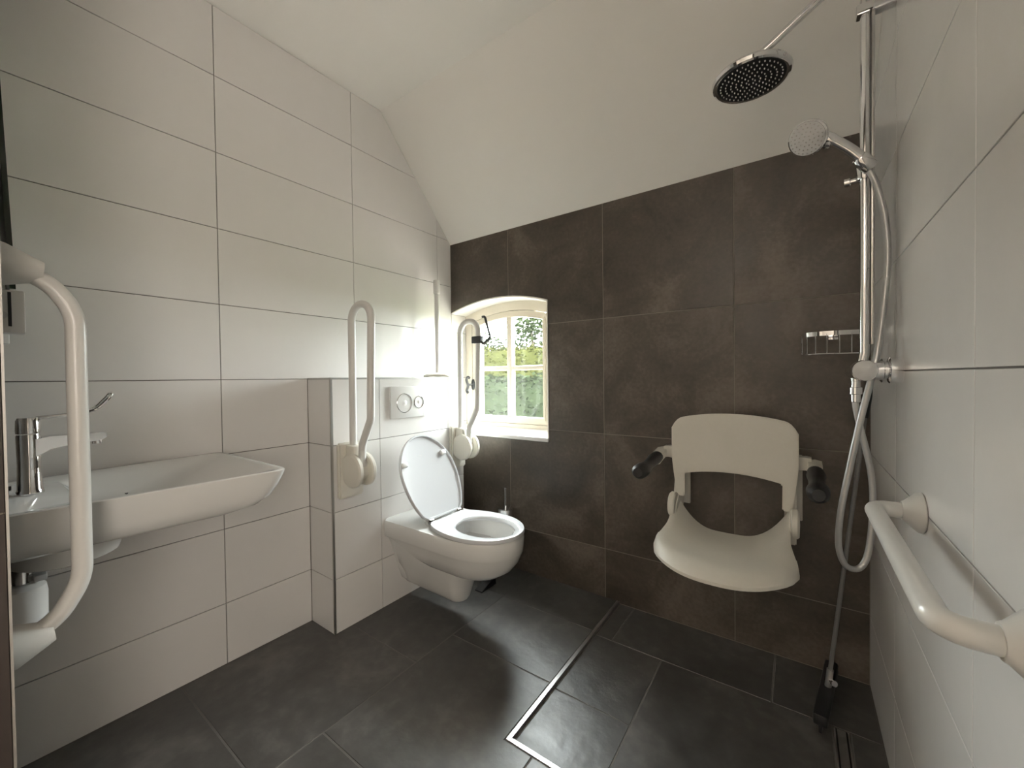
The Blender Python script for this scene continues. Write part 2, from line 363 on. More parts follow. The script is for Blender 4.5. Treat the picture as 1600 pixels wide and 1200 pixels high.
# unseen hall added behind the doorway: shuts out bare sky, spreads the fill light
hx0, hx1, hy0 = 0.1, 3.0, -4.2
struct('floor_hall', box(hx0, hx1, hy0, YO, -0.09, -0.001), 'wood')
struct('ceiling_hall', box(hx0, hx1, hy0, YO, 2.5, 2.6), 'paint')
struct('wall_hall_left', box(hx0-0.1, hx0, hy0, YO, -0.09, 2.6), 'paint'); struct('wall_hall_right', box(hx1, hx1+0.1, hy0, YO, -0.09, 2.6), 'paint')
struct('wall_hall_end', box(hx0-0.1, hx1+0.1, hy0-0.1, hy0, -0.09, 2.6), 'paint'); struct('wall_hall_front', box(W+0.19, hx1, YO-0.001, YO+0.1, -0.09, 2.6), 'paint')
lm = emit('hall_fill_glow', (1.0, 0.90, 0.80), HALL_FILL)
hl = empty('hall_fill_light', (1.5, hy0, 1.9)); props(hl, 'unseen fill light added in the hall, shaped as a white half-bowl on the wall', 'fill light')  # added fill, brightens what faces the doorway
obj('bowl', lathe([(0.05, -0.14), (0.13, -0.10), (0.20, -0.02), (0.22, 0.03), (0.215, 0.03), (0.19, -0.01)], (1.5, hy0+0.23, 1.95), (0, 0, 1)), 'white_plastic', hl)
obj('fill_disc', lathe([(0.0, -0.012), (0.19, -0.012), (0.19, -0.008), (0.0, -0.008)], (1.5, hy0+0.23, 1.95), (0, 0, 1)), lm, hl)
obj('wall_arm', box(1.47, 1.53, hy0, hy0+0.06, 1.86, 1.95, 0.005, 2), 'white_plastic', hl)

fm = emit('drum_fill_glow', (1.0, 0.89, 0.79), DRUM_FILL)
fx, fy = 2.60, -2.62
fo = empty('drum_fill_light', (fx, fy, 0)); props(fo, 'unseen fill light added in the hall, shaped as a tall stand with large drum shade', 'fill light')  # second added fill, lifts the left wall and ceiling through the doorway
obj('base', lathe([(0.15, 0.0), (0.15, 0.015), (0.03, 0.03)], (fx, fy, 0), (0, 0, 1)), 'steel', fo)
obj('pole', lathe([(0.012, 0.02), (0.012, 1.0)], (fx, fy, 0), (0, 0, 1), 12), 'steel', fo)
obj('fill_shade', lathe([(0.25, 0.92), (0.25, 1.52)], (fx, fy, 0), (0, 0, 1), 32), fm, fo)

# ------------------------------------------------------------------ window
def arch_band(x0, x1, zb, zt_fn, y0, y1):
    """Ring of an arched frame between outer rectangle and inner opening."""
    pass
def arched(x0, x1, z0, fn, n=14): return [(x0, z0), (x1, z0)] + [(x1+(x0-x1)*k/n, fn(x1+(x0-x1)*k/n)) for k in range(n+1)]
def ring(outer, inner, y0, y1):
    b = bmesh.new(); L = []
    for pl in (outer, inner):
        L.append([[b.verts.new((u, y, v)) for u, v in pl] for y in (y0, y1)])
    n = len(outer)
    for i in range(n):
        j = (i+1) % n
        for k in (0, 1): b.faces.new((L[0][k][i], L[0][k][j], L[1][k][j], L[1][k][i]))
        for q in (0, 1): b.faces.new((L[q][0][i], L[q][0][j], L[q][1][j], L[q][1][i]))
    return b
f_out = lambda x: arch(x, 1.600, 0.05); f_in = lambda x: arch(x, 1.515, 0.052, 0.06, 0.69)
win = props(obj('window_1', ring(arched(0.0, 0.742, 0.80, f_out), arched(0.055, 0.687, 0.845, f_in), WD, WD+0.065), 'window_paint', None, 30), kind='structure')
GX0, GX1, GZ0 = 0.118, 0.620, 0.888
g_in = lambda x: arch(x, 1.490, 0.036, GX0, GX1); s_out = lambda x: arch(x, 1.512, 0.052, 0.058, 0.684)
obj('sash', ring(arched(0.058, 0.684, 0.848, s_out), arched(GX0, GX1, GZ0, g_in), WD+0.002, WD+0.05), 'window_paint', win, 30)
obj('sash_bead', ring(arched(GX0-0.014, GX1+0.014, GZ0-0.014, lambda x: g_in(min(max(x, GX0), GX1))+0.014), arched(GX0, GX1, GZ0, g_in), WD-0.005, WD+0.01), 'window_paint', win, 30)
obj('glazing_bar', box(0.345, 0.385, WD+0.004, WD+0.045, GZ0-0.005, 1.53, 0.006, 2), 'window_paint', win)
obj('glazing_bar', box(GX0-0.005, 0.345, WD+0.006, WD+0.045, 1.186, 1.214, 0.006, 2), 'window_paint', win)
obj('glazing_bar', box(0.385, GX1+0.005, WD+0.006, WD+0.045, 1.186, 1.214, 0.006, 2), 'window_paint', win)
for x0, x1 in ((GX0-0.005, 0.35), (0.38, GX1+0.005)):
    obj('pane', extrude_poly(arched(x0, x1, 1.205, lambda x: g_in(min(max(x, GX0), GX1))+0.006, 8), (0, WD+0.026, 0), (1, 0, 0), (0, 0, 1), (0, -1, 0), 0, 0.004), 'pane', win, 30)
    obj('pane', box(x0, x1, WD+0.022, WD+0.026, GZ0-0.006, 1.195), 'pane_dull', win, 0)
b = extrude_poly([(0.0, 0.0), (WD+0.02, 0.030), (WD+0.02, 0.010), (0.0, -0.016)], (0.001, 0, WZ0+0.012), (0, 1, 0), (0, 0, 1), (1, 0, 0), 0.0, WX1-0.002)
obj('sill', b, 'plaster', win, 0)
obj('sill_edge', box(0.001, WX1-0.001, -0.010, 0.004, WZ0-0.010, WZ0+0.012, 0.002, 1), 'white_plastic', win)
# lining of the arched soffit and the right cheek
ol = [(WX0 + (WX1-WX0)*k/16) for k in range(17)]
outer = [(x, arch(x)+0.001) for x in ol] + [(WX1+0.001, WZ0)]; inner = [(x if 0 < k < 16 else (WX0 if k == 0 else WX1-0.007), arch(x)-0.007) for k, x in enumerate(ol)] + [(WX1-0.007, WZ0)]
b = bmesh.new(); Q = [[[b.verts.new((u, y, v)) for u, v in pl] for y in (-0.003, WD+0.03)] for pl in (outer, inner)]
for i in range(len(outer)-1):
    b.faces.new((Q[0][0][i], Q[0][0][i+1], Q[1][0][i+1], Q[1][0][i])); b.faces.new((Q[1][0][i], Q[1][0][i+1], Q[1][1][i+1], Q[1][1][i]))
obj('reveal_lining', b, 'plaster', win, 30)
hd = obj('window_latch', lathe([(0.010, 0), (0.010, 0.012), (0.007, 0.020), (0.007, 0.056), (0.011, 0.060), (0.0, 0.064)], (0.066, WD+0.002, 1.095), (0, -1, 0), 14), 'black', win)
b = tube(spline([(0.054, WD-0.056, 1.048), (0.064, WD-0.058, 1.042), (0.054, WD-0.058, 1.056), (0.064, WD-0.058, 1.076), (0.066, WD-0.058, 1.095), (0.058, WD-0.058, 1.112), (0.054, WD-0.058, 1.130), (0.064, WD-0.058, 1.146), (0.078, WD-0.056, 1.140)], 5), 0.0085, 10)
obj('curl', b, 'black', hd)
b = lathe([(0.0, 0), (0.016, 0.001), (0.015, 0.006), (0.010, 0.010), (0.0, 0.011)], (0, 0, 0), (0, -1, 0), 18)
for v in b.verts: v.co = Vector((v.co.x+0.066, v.co.y+WD-0.004, v.co.z*2.4+1.095))
obj('rosette', b, 'black', hd)

# ------------------------------------------------------------------ garden outside the window
struct('ground', box(-20, 18, -22, 26, -0.35, -0.15), 'grass')
struct('ground_bounce', box(-3.5, 6, 0.24, 2.6, -0.2, -0.12), 'bounce_ground')  # unseen pale strip added to bounce sky light through the window on to the ceiling
def leaves(n, fn, s0, s1):
    vs, fs = [], []
    for _ in range(n):
        c = fn(); s = random.uniform(s0, s1)
        a = Vector((random.gauss(0, 1), random.gauss(0, 1), random.gauss(0, 1))).normalized(); u, v = frame_of(a); k = len(vs)
        vs += [c-u*s, c-v*s*0.5, c+u*s, c+v*s*0.5]; fs.append((k, k+1, k+2, k+3))
    me = bpy.data.meshes.new('leaves'); me.from_pydata(vs, [], fs); return me
def hedge(x0, x1, y0, y1, h, name, label, m, n):
    e = empty(name, ((x0+x1)/2, (y0+y1)/2, -0.15)); props(e, label, 'hedge')
    obj('hedge_body', box(x0, x1, y0, y1, -0.15, h-0.1, 0.15, 3), m, e)
    def f():
        k = random.random()
        if k < 0.65: return Vector((random.uniform(x0, x1), y0+random.gauss(0, 0.05), random.uniform(-0.1, h)))
        return Vector((random.uniform(x0, x1), random.uniform(y0, y1), h-0.08+random.gauss(0, 0.05)))
    props(link('leaf_mass', leaves(n, f, 0.03, 0.07), m, e), kind='stuff')
hedge(-10.5, 1.0, 7.6, 8.6, 2.05, 'garden_hedge', 'yellow green clipped hedge seen through the upper window panes', 'hedge', 9000)
hedge(-6.0, 0.6, 3.6, 4.2, 1.17, 'garden_hedge', 'low grey green hedge seen through the lower window panes', 'shrub', 5000)
def tree(x, y, h, r, n, label):
    e = empty('garden_tree', (x, y, -0.15)); props(e, label, 'tree', 'trees beyond the garden hedge')
    obj('trunk', tube([(x, y, -0.15), (x+0.1, y, h*0.4), (x-0.05, y, h)], [0.14, 0.10, 0.05], 10), 'bark', e)
    def f():
        d = Vector((random.gauss(0, 1), random.gauss(0, 1), random.gauss(0, 1))).normalized()*r*random.random()**0.5
        return Vector((x, y, h)) + Vector((d.x, d.y, d.z*0.9))
    props(link('foliage', leaves(n, f, 0.05, 0.10), 'leaf', e), kind='stuff')
tree(-7.3, 12.5, 3.2, 1.25, 2300, 'thin leafed tree beyond the hedge, in the right upper window pane')
tree(-10.0, 12.8, 2.2, 1.25, 2200, 'low thin tree beyond the hedge, in the left upper window pane')

# ------------------------------------------------------------------ wall-hung toilet
TY = -0.535
def toilet_outline(z, front, hw, back, rear_hw=None, c=0.45, n=48):
    """Straight-sided rear, elliptical front; points start at the rear and run round."""
    rear_hw = rear_hw or hw; c = min(c, front-0.02); pts = []
    k = n//2
    for i in range(k+1):
        a = -math.pi/2 + math.pi*i/k; pts.append((BX + c + (front-c)*math.cos(a), TY + hw*math.sin(a), z))
    m = n-(k+1)
    for i in range(m):
        t = (i+1)/(m+1)
        if t < 0.35: s = t/0.35; pts.append((BX + c+(back-c)*s, TY + hw+(rear_hw-hw)*s, z))
        elif t <= 0.65: s = (t-0.35)/0.3; pts.append((BX+back, TY + rear_hw*(1-2*s), z))
        else: s = (t-0.65)/0.35; pts.append((BX + back+(c-back)*s, TY - rear_hw+(-hw+rear_hw)*s, z))
    return pts
wc = empty('toilet', (BX+0.3, TY, 0.0)); props(wc, 'white wall-hung toilet with its lid raised, under the flush plate', 'toilet')
outer = [(0.236, 0.50, 0.05, 0.38), (0.240, 0.555, 0.090, 0.33), (0.258, 0.610, 0.122, 0.27), (0.288, 0.652, 0.147, 0.20), (0.325, 0.680, 0.163, 0.14),
         (0.355, 0.693, 0.171, 0.06), (0.366, 0.697, 0.177, 0.001), (0.372, 0.699, 0.180, 0.001), (0.432, 0.703, 0.182, 0.001), (0.442, 0.697, 0.177, 0.001)]
inner = [(0.442, 0.655, 0.122, 0.315), (0.432, 0.648, 0.116, 0.322), (0.38, 0.635, 0.108, 0.335), (0.32, 0.60, 0.09, 0.36), (0.285, 0.55, 0.06, 0.39), (0.27, 0.50, 0.03, 0.41)]
lp = [toilet_outline(z, f, h, bk) for z, f, h, bk in outer] + [toilet_outline(z, f, h, bk, h*0.8, 0.485) for z, f, h, bk in inner]
bowl = obj('bowl', loft(lp), 'ceramic', wc, 40)
def skirt(z, front, hw, rear): return toilet_outline(z, front, hw, 0.001, rear, front-hw*0.9)
sk = [skirt(0.088, 0.375, 0.040, 0.035), skirt(0.080+0.002, 0.36, 0.03, 0.03)]
lp = [skirt(0.080, 0.37, 0.030, 0.026), skirt(0.083, 0.392, 0.048, 0.040), skirt(0.10, 0.402, 0.060, 0.052), skirt(0.15, 0.418, 0.074, 0.070), skirt(0.20, 0.435, 0.088, 0.092), skirt(0.26, 0.47, 0.100, 0.112), skirt(0.37, 0.52, 0.112, 0.130)]
obj('trap_skirt', loft(lp), 'ceramic', wc, 40)
b = bmesh.new()
# pointed flare against the wall, wider than the skirt
fl_l = []
for s, wd in ((0.0, 1.0), (0.022, 0.97), (0.05, 0.80)):
    fl_l.append([(BX+0.0005+s, TY + v*wd, z) for v, z in [(-0.155, 0.368), (-0.138, 0.335), (-0.122, 0.30), (-0.105, 0.24), (-0.085, 0.17), (-0.062, 0.11), (-0.035, 0.084), (0.035, 0.084), (0.062, 0.11), (0.085, 0.17), (0.105, 0.24), (0.122, 0.30), (0.138, 0.335), (0.155, 0.368)]])
obj('wall_flange', loft(fl_l), 'ceramic', wc, 40)
def egg(s=1.0, n=44, L=0.435, wmax=0.176, grow=0.0):
    """Seat outline from the hinge (u = 0) to the tip, in u, v."""
    um = L*0.50; pts = []
    half = []
    for i in range(n//2+1):
        a = math.pi*i/(n//2)              # tip -> hinge
        c = math.cos(a)
        if c >= 0: u = um + (L-um)*c; v = wmax*math.sin(a)
        else:
            u = um*(1+c); v = wmax*math.sqrt(max(1-((um-u)/(um*1.32))**2, 0))
            if u < 0.012: v *= 0.93
        half.append((u, v))
    pts = half + [(u, -v) for u, v in half[-1:0:-1]]
    cu = L*0.5
    return [((u-cu)*s+cu + 0, v*s) for u, v in pts]
HX = BX+0.268      # hinge line
seat_o = egg()
n = len(seat_o)
hole = [(0.245 + 0.150*math.cos(2*math.pi*k/n), 0.112*math.sin(2*math.pi*k/n)) for k in range(n)]
def mp(pl, z): return [(HX+u, TY+v, z) for u, v in pl]
def sc(pl, s): 
    cu = 0.218; return [((u-cu)*s+cu, v*s) for u, v in pl]
lp = [mp(hole, 0.443), mp(sc(seat_o, 0.985), 0.443), mp(seat_o, 0.446), mp(seat_o, 0.454), mp(sc(seat_o, 0.985), 0.461), mp(sc(hole, 1.16), 0.462), mp(sc(hole, 1.06), 0.458), mp(hole, 0.450), mp(hole, 0.443)]
obj('seat', loft(lp, False, False), 'seat_plastic', wc, 40)
# raised lid, leaning back to the wall
LA = R(26)
def lidp(u, v, d): # u along lid from the hinge, d = towards the room
    return (HX-0.012 - u*math.sin(LA) + d*math.cos(LA), TY+v, 0.462 + u*math.cos(LA) + d*math.sin(LA))
lo = egg(L=0.425, wmax=0.180)
lp = [[lidp(u, v, d) for u, v in sc(lo, s)] for s, d in ((0.96, -0.012), (0.99, -0.010), (1.0, -0.003), (1.0, 0.007), (0.985, 0.010), (0.955, 0.009), (0.945, 0.001), (0.93, 0.0))]
lid = obj('lid', loft(lp), 'seat_plastic', wc, 40)
for v in (-0.150, 0.122):
    for u in ((0.285,) if v < 0 else (0.31,)):
        b = box(-0.012, 0.012, -0.016, 0.016, 0.0, 0.018, 0.005, 2)
        for w in b.verts:
            p = w.co.copy(); w.co = Vector(lidp(u+p.x, v*0.98+p.y, p.z))
        obj('bumper', b, 'white_plastic', lid)
b = box(-0.002, 0.002, -0.014, 0.014, 0.0, 0.0006)
for w in b.verts: p = w.co.copy(); w.co = Vector(lidp(0.318+p.x, -0.03+p.y, p.z))
obj('maker_mark', b, 'grey_plastic', lid, 0)
for s in (-1, 1):
    b = lathe([(0.012, 0), (0.014, 0.004), (0.014, 0.04), (0.012, 0.044)], (HX-0.010, TY+s*0.10-0.022, 0.458), (0, 1, 0), 16)
    obj('hinge', b, 'chrome', wc)
obj('water', lathe([(0.0, 0), (0.05, 0.0), (0.05, 0.001), (0.0, 0.001)], (BX+0.47, TY, 0.288), (0, 0, 1), 20), 'water', wc)

# flush plate
fp = empty('flush_plate', (BX, TY, 0.935)); props(fp, 'white dual flush plate on the tiled ledge wall above the toilet', 'flush plate')
obj('panel', box(BX, BX+0.013, -0.658, -0.411, 0.936, 1.100, 0.003, 2), 'white_plastic', fp)
for y, r in ((-0.571, 0.051), (-0.474, 0.034)):
    bt = obj('button', lathe([(r-0.003, 0), (r-0.003, 0.0165), (r-0.0008, 0.0025), (0.0, 0.018)], (BX, y, 1.014), (1, 0, 0), 36), 'white_plastic', fp)
    obj('button_ring', lathe([(r, 0.010), (r, 0.0145), (r-0.0012, 0.0155), (r-0.003, 0.0145)], (BX, y, 1.014), (1, 0, 0), 36, cap=False), 'chrome', bt)
obj('divider', box(BX+0.010, BX+0.0135, -0.4445, -0.443, 0.937, 1.099), 'grey_plastic', fp, 0)

# folding support rails either side of the toilet (folded up)
RY = -0.890
rl = empty('folding_grab_rail', (BX, RY, 0.60)); props(rl, 'white folding grab rail folded up, at the open tiled corner of the ledge wall', 'grab rail', 'folding rails beside the toilet')
b = extrude_poly(inset([(-0.062, 0.604), (0.062, 0.604), (0.062, 0.855), (-0.062, 0.855)], 0.0), (BX, RY, 0), (0, 1, 0), (0, 0, 1), (1, 0, 0), 0.0005, 0.026)
bmesh.ops.bevel(b, geom=list(b.edges), offset=0.008, segments=2, affect='EDGES'); obj('wall_plate', b, 'cream_plastic', rl)
obj('arm_block', box(BX+0.02, BX+0.085, RY-0.028, RY+0.028, 0.665, 0.845, 0.010, 2), 'cream_plastic', rl)
for s in (-1, 1):
    cy = RY + s*0.033
    d = obj('hinge_disc', lathe([(0.070, -0.011), (0.075, -0.007), (0.075, 0.006), (0.068, 0.012), (0.045, 0.014), (0.0, 0.015)], (BX+0.080, cy, 0.735), (0, s, 0), 36), 'cream_plastic', rl)
obj('pivot', lathe([(0.045, -0.03), (0.045, 0.03)], (BX+0.080, RY, 0.735), (0, 1, 0), 24), 'cream_plastic', rl)
path = fillet([(0.234, RY, 0.79), (0.238, RY, 1.470), (0.384, RY, 1.470), (0.366, RY, 0.965), (0.302, RY, 0.850), (0.298, RY, 0.765)], [0.071, 0.071, 0.05, 0.05], 12)
obj('rail', tube(path, 0.0165, 18), 'nylon', rl)
obj('end_stop', box(0.283, 0.313, RY-0.018, RY+0.018, 0.735, 0.775, 0.006, 2), 'nylon', rl)
r2 = rl.copy(); COL.objects.link(r2); r2.location.y += 0.712
r2['label'] = 'white folding grab rail folded up, in front of the window'
for ch in list(rl.children):
    c = ch.copy(); COL.objects.link(c); c.parent = r2; c.matrix_parent_inverse = rl.matrix_basis.inverted()
# toilet roll holder clipped to the rail at the window
ry2 = RY+0.712
rh = empty('toilet_roll_holder', (0.378, ry2, 1.33)); props(rh, 'empty wire toilet roll holder with black clamp on the window rail', 'roll holder')
obj('clamp', box(0.348, 0.415, ry2-0.026, ry2+0.024, 1.338, 1.378, 0.005, 2), 'black', rh)
obj('wire_arm', tube(fillet([(0.405, ry2-0.006, 1.352), (0.425, ry2-0.012, 1.330), (0.472, ry2-0.015, 1.356), (0.478, ry2-0.015, 1.372), (0.443, ry2-0.015, 1.484), (0.424, ry2-0.015, 1.484)], 0.012, 5), 0.0068, 8), 'dark_wire', rh)

# slim rod on the ledge
rs = empty('rod_stand', (0.10, -0.228, BZ)); props(rs, 'slim white rod standing on a round foot on the tiled ledge', 'stand')
obj('foot', lathe([(0.082, 0), (0.086, 0.004), (0.084, 0.014), (0.060, 0.022), (0.018, 0.026)], (0.10, -0.228, BZ+0.0005), (0, 0, 1), 36), 'cream_plastic', rs)
obj('rod', lathe([(0.015, 0.02), (0.015, 0.52)], (0.10, -0.228, BZ), (0, 0, 1), 18), 'white_plastic', rs)
obj('grip', lathe([(0.015, 0.50), (0.0195, 0.504), (0.0195, 0.575), (0.018, 0.582), (0.0, 0.584)], (0.10, -0.228, BZ), (0, 0, 1), 18), 'white_plastic', rs)

# toilet brush on the brown wall
tb = empty('toilet_brush', (0.473, -0.058, 0.13)); props(tb, 'chrome toilet brush in a round chrome holder behind the toilet', 'toilet brush')
obj('holder', lathe([(0.040, 0.14), (0.046, 0.142), (0.047, 0.150), (0.047, 0.367), (0.045, 0.370), (0.042, 0.350), (0.042, 0.15)], (0.473, -0.058, 0), (0, 0, 1), 28), 'chrome', tb)
obj('cap', lathe([(0.044, 0.364), (0.044, 0.372), (0.030, 0.376), (0.0, 0.377)], (0.473, -0.058, 0), (0, 0, 1), 28), 'chrome', tb)
obj('handle', lathe([(0.0075, 0.36), (0.0075, 0.484), (0.0085, 0.486), (0.0085, 0.494), (0.0, 0.496)], (0.473, -0.058, 0), (0, 0, 1), 14), 'chrome', tb)
obj('wall_bracket', box(0.458, 0.488, -0.0125, 0.0, 0.25, 0.30, 0.003, 2), 'chrome', tb)
# black door wedge on the floor
dw = empty('door_wedge', (0.488, -0.262, 0)); props(dw, 'small black rubber wedge on the floor under the toilet', 'door wedge')
obj('wedge', extrude_poly([(-0.07, 0.0005), (0.05, 0.0005), (0.05, 0.036), (0.02, 0.036), (-0.07, 0.006)], (0.488, -0.262, 0), (0, 1, 0), (0, 0, 1), (1, 0, 0), -0.024, 0.024), 'black', dw)
obj('knob', lathe([(0.026, 0.034), (0.030, 0.040), (0.030, 0.058), (0.022, 0.064), (0.0, 0.065)], (0.488, -0.237, 0), (0, 0, 1), 20), 'black', dw)

# ------------------------------------------------------------------ washbasin on the front wall
def basin_loop(z, si, fi, bi, r=0.05, n=10, y_back=YF+0.0015):
    """Rounded trapezoid seen from above; si/fi/bi are side, front and back insets."""
    yb, yf = y_back+bi, -1.326-fi
    def xs(y):
        t = (y-YF)/(-1.326-YF); return 0.046+(0.004-0.046)*t, 0.514+(0.557-0.514)*t
    lb, rb = xs(yb); lf, rf = xs(yf)
    c = [(lb+si, yb), (rb-si, yb), (rf-si, yf), (lf+si, yf)]
    p = [Vector((*q, 0)) for q in c]; out = []
    for i in range(4):
        a, b_, d = p[i-1], p[i], p[(i+1) % 4]; rr = r if i in (2, 3) else min(r, 0.012 if bi < 0.01 else r)
        e0 = (a-b_).normalized(); e1 = (d-b_).normalized(); s0 = b_+e0*rr; s1 = b_+e1*rr
        for k in range(n+1):
            t = k/n; out.append((s0*(1-t)**2 + b_*2*t*(1-t) + s1*t*t))
        nx = p[(i+1) % 4]
        rn = r if (i+1) % 4 in (2, 3) else min(r, 0.012 if bi < 0.01 else r)
        e = b_ + e1*rr; g = nx - e1*rn
        for k in range(1, 4): out.append(e.lerp(g, k/4))
    return [(q.x, q.y, z) for q in out]
wsb = empty('washbasin', (0.28, -1.62, 0.7)); props(wsb, 'wide white wheelchair-accessible washbasin with upswept front edge', 'washbasin')
lp = [basin_loop(0.738, 0.12, 0.30, 0.10, 0.04), basin_loop(0.739, 0.075, 0.20, 0.0, 0.05), basin_loop(0.744, 0.050, 0.120, 0.0, 0.06), basin_loop(0.757, 0.030, 0.062, 0, 0.06), basin_loop(0.780, 0.018, 0.032, 0, 0.055), basin_loop(0.815, 0.008, 0.014, 0, 0.05),
      basin_loop(0.850, 0.001, 0.001, 0, 0.045), basin_loop(0.857, 0.0, 0.0, 0, 0.045), basin_loop(0.860, 0.004, 0.004, 0.003, 0.045),
      basin_loop(0.858, 0.013, 0.014, 0.005, 0.05), basin_loop(0.852, 0.030, 0.040, 0.125, 0.06), basin_loop(0.838, 0.050, 0.085, 0.140, 0.07), basin_loop(0.812, 0.075, 0.16, 0.155, 0.08), basin_loop(0.790, 0.12, 0.22, 0.18, 0.08), basin_loop(0.782, 0.19, 0.28, 0.22, 0.05)]
bs = obj('basin', loft(lp), 'ceramic', wsb, 50)
b = loft([[(0.275+0.125*math.cos(a)*k, -1.775+0.108*math.sin(a)*k, z) for a in [2*math.pi*i/32 for i in range(32)]] for z, k in ((0.742, 1.06), (0.70, 1.0), (0.682, 0.95), (0.676, 0.85))])
obj('underside_bulge', b, 'ceramic', wsb, 40)
obj('drain', lathe([(0.030, 0), (0.032, 0.008), (0.026, 0.012), (0.0, 0.010)], (0.28, -1.642, 0.7822), (0, 0, 1), 24), 'chrome', wsb)
tp = empty('siphon_trap', (0.275, -1.86, 0.51)); props(tp, 'white bottle trap under the washbasin at the front wall', 'siphon')
obj('cover', lathe([(0.020, 0.506), (0.036, 0.512), (0.042, 0.53), (0.043, 0.60), (0.040, 0.622), (0.028, 0.632), (0.020, 0.634)], (0.275, -1.852, 0), (0, 0, 1), 28), 'white_plastic', tp)
obj('inlet_pipe', lathe([(0.018, 0.63), (0.018, 0.677)], (0.275, -1.852, 0), (0, 0, 1), 18), 'chrome', tp)
obj('clip', box(0.262, 0.30, -1.835, -1.812, 0.634, 0.650, 0.004, 2), 'grey_plastic', tp)
ft = empty('basin_mixer_tap', (0.275, -1.835, 0.86)); props(ft, 'chrome lever tap with long looped handle on the washbasin', 'tap')
obj('body', lathe([(0.0245, 0.8585), (0.0245, 0.866), (0.022, 0.87), (0.0205, 0.93), (0.0215, 1.005), (0.0205, 1.010)], (0.275, -1.835, 0), (0, 0, 1), 28), 'chrome', ft)
sp = [[(0.275+dx, y, z+dz*h) for dx, dz in ((-w, -1), (-w*0.8, -1.15), (w*0.8, -1.15), (w, -1), (w, 1), (w*0.7, 1.15), (-w*0.7, 1.15), (-w, 1))] for y, z, w, h in ((-1.825, 0.975, 0.019, 0.022), (-1.80, 0.985, 0.018, 0.016), (-1.76, 0.988, 0.016, 0.0125), (-1.705, 0.990, 0.014, 0.010), (-1.694, 0.992, 0.012, 0.006))]
obj('spout', loft(sp), 'chrome', ft, 40)
obj('aerator', lathe([(0.0105, 0.970), (0.0105, 0.982)], (0.275, -1.712, 0), (0, 0, 1), 18), 'chrome', ft)
hc = obj('handle_cap', lathe([(0.0215, 1.012), (0.022, 1.02), (0.021, 1.045), (0.018, 1.052), (0.0, 1.053)], (0.275, -1.835, 0), (0, 0, 1), 28), 'chrome', ft)
lv = tube([(0.275, -1.822, 1.050), (0.275, -1.78, 1.053), (0.275, -1.742, 1.057)], 0.0048, 10)
tube(spline([(0.270, -1.744, 1.057), (0.257, -1.715, 1.066), (0.256, -1.692, 1.092), (0.264, -1.682, 1.108), (0.286, -1.682, 1.108), (0.294, -1.692, 1.092), (0.293, -1.715, 1.066), (0.280, -1.744, 1.057)], 6), 0.0042, 10, bm=lv)
obj('lever', lv, 'chrome', hc)
obj('waste_rod', lathe([(0.003, 0.86), (0.003, 0.872), (0.007, 0.874), (0.007, 0.884), (0.0, 0.885)], (0.275, -1.872, 0), (0, 0, 1), 12), 'black', ft)
# tilting mirror above the basin (seen edge on)
mr = empty('tilting_mirror', (0.28, YF, 1.25)); props(mr, 'mirror over the washbasin, only its dark green edge showing', 'mirror')
b = box(0.03, 0.50, -0.003, 0.003, 0, 0.78)
TL = R(-1.6)
for v in b.verts: p = v.co.copy(); v.co = Vector((p.x, YF+0.030+p.y*math.cos(TL)+p.z*math.sin(TL), 1.345+p.z))
obj('mirror_glass', b, 'mirror', mr, 0)
b = box(0.497, 0.503, -0.0045, 0.004, -0.002, 0.782)
for v in b.verts: p = v.co.copy(); v.co = Vector((p.x, YF+0.030+p.y*math.cos(TL)+p.z*math.sin(TL), 1.345+p.z))
obj('glass_edge', b, 'glass_edge', mr, 0)
for x in (0.10, 0.485):
    bk = obj('bracket', box(x-0.02, x+0.02, YF+0.001, YF+0.046, 1.248, 1.340, 0.003, 2), 'white_plastic', mr)
    obj('slot', box(x+0.0195, x+0.0215, YF+0.022, YF+0.027, 1.262, 1.335), 'black', bk, 0)
    obj('keyhole', lathe([(0.008, 0), (0.008, 0.0015), (0.006, 0.0015)], (x+0.0198, YF+0.014, 1.285), (1, 0, 0), 14), 'grey_plastic', bk)

# ------------------------------------------------------------------ grab bars
def cone_flange(p, d, r0=0.043, r1=0.020, h=0.062):
    return lathe([(r0-0.002, 0.0005), (r0, 0.003), (r0*0.97, 0.010), (r1+0.002, h-0.004), (r1, h)], p, d, 30)
GBX, GBY = 0.622, -1.792
gb = empty('vertical_grab_bar', (GBX, YF, 0.64)); props(gb, 'white vertical grab bar beside the washbasin, with conical end flanges', 'grab bar')
obj('rail', tube(fillet([(GBX, YF+0.03, 1.365), (GBX, GBY-0.035, 1.345), (GBX, GBY, 1.29), (GBX, GBY, 0.72), (GBX, GBY-0.035, 0.655), (GBX, YF+0.03, 0.63)], [0.08, 0.13, 0.13, 0.08], 10), 0.0165, 20), 'nylon', gb)
obj('flange', cone_flange((GBX, YF, 1.372), (0, 1, -0.12)), 'nylon', gb); obj('flange', cone_flange((GBX, YF, 0.622), (0, 1, 0.12)), 'nylon', gb)
HZ, HXR = 0.842, 2.012
hb = empty('horizontal_grab_bar', (W, -1.02, HZ)); props(hb, 'white horizontal grab bar on the white tiled wall near the shower', 'grab bar')
obj('rail', tube(fillet([(W-0.02, -0.762, HZ), (HXR, -0.762, HZ), (HXR, -1.285, HZ), (W-0.02, -1.285, HZ)], 0.030, 9), 0.0165, 20), 'nylon', hb)
obj('flange', cone_flange((W, -0.762, HZ), (-1, 0, 0), h=0.034), 'nylon', hb); obj('flange', cone_flange((W, -1.285, HZ), (-1, 0, 0), h=0.034), 'nylon', hb)

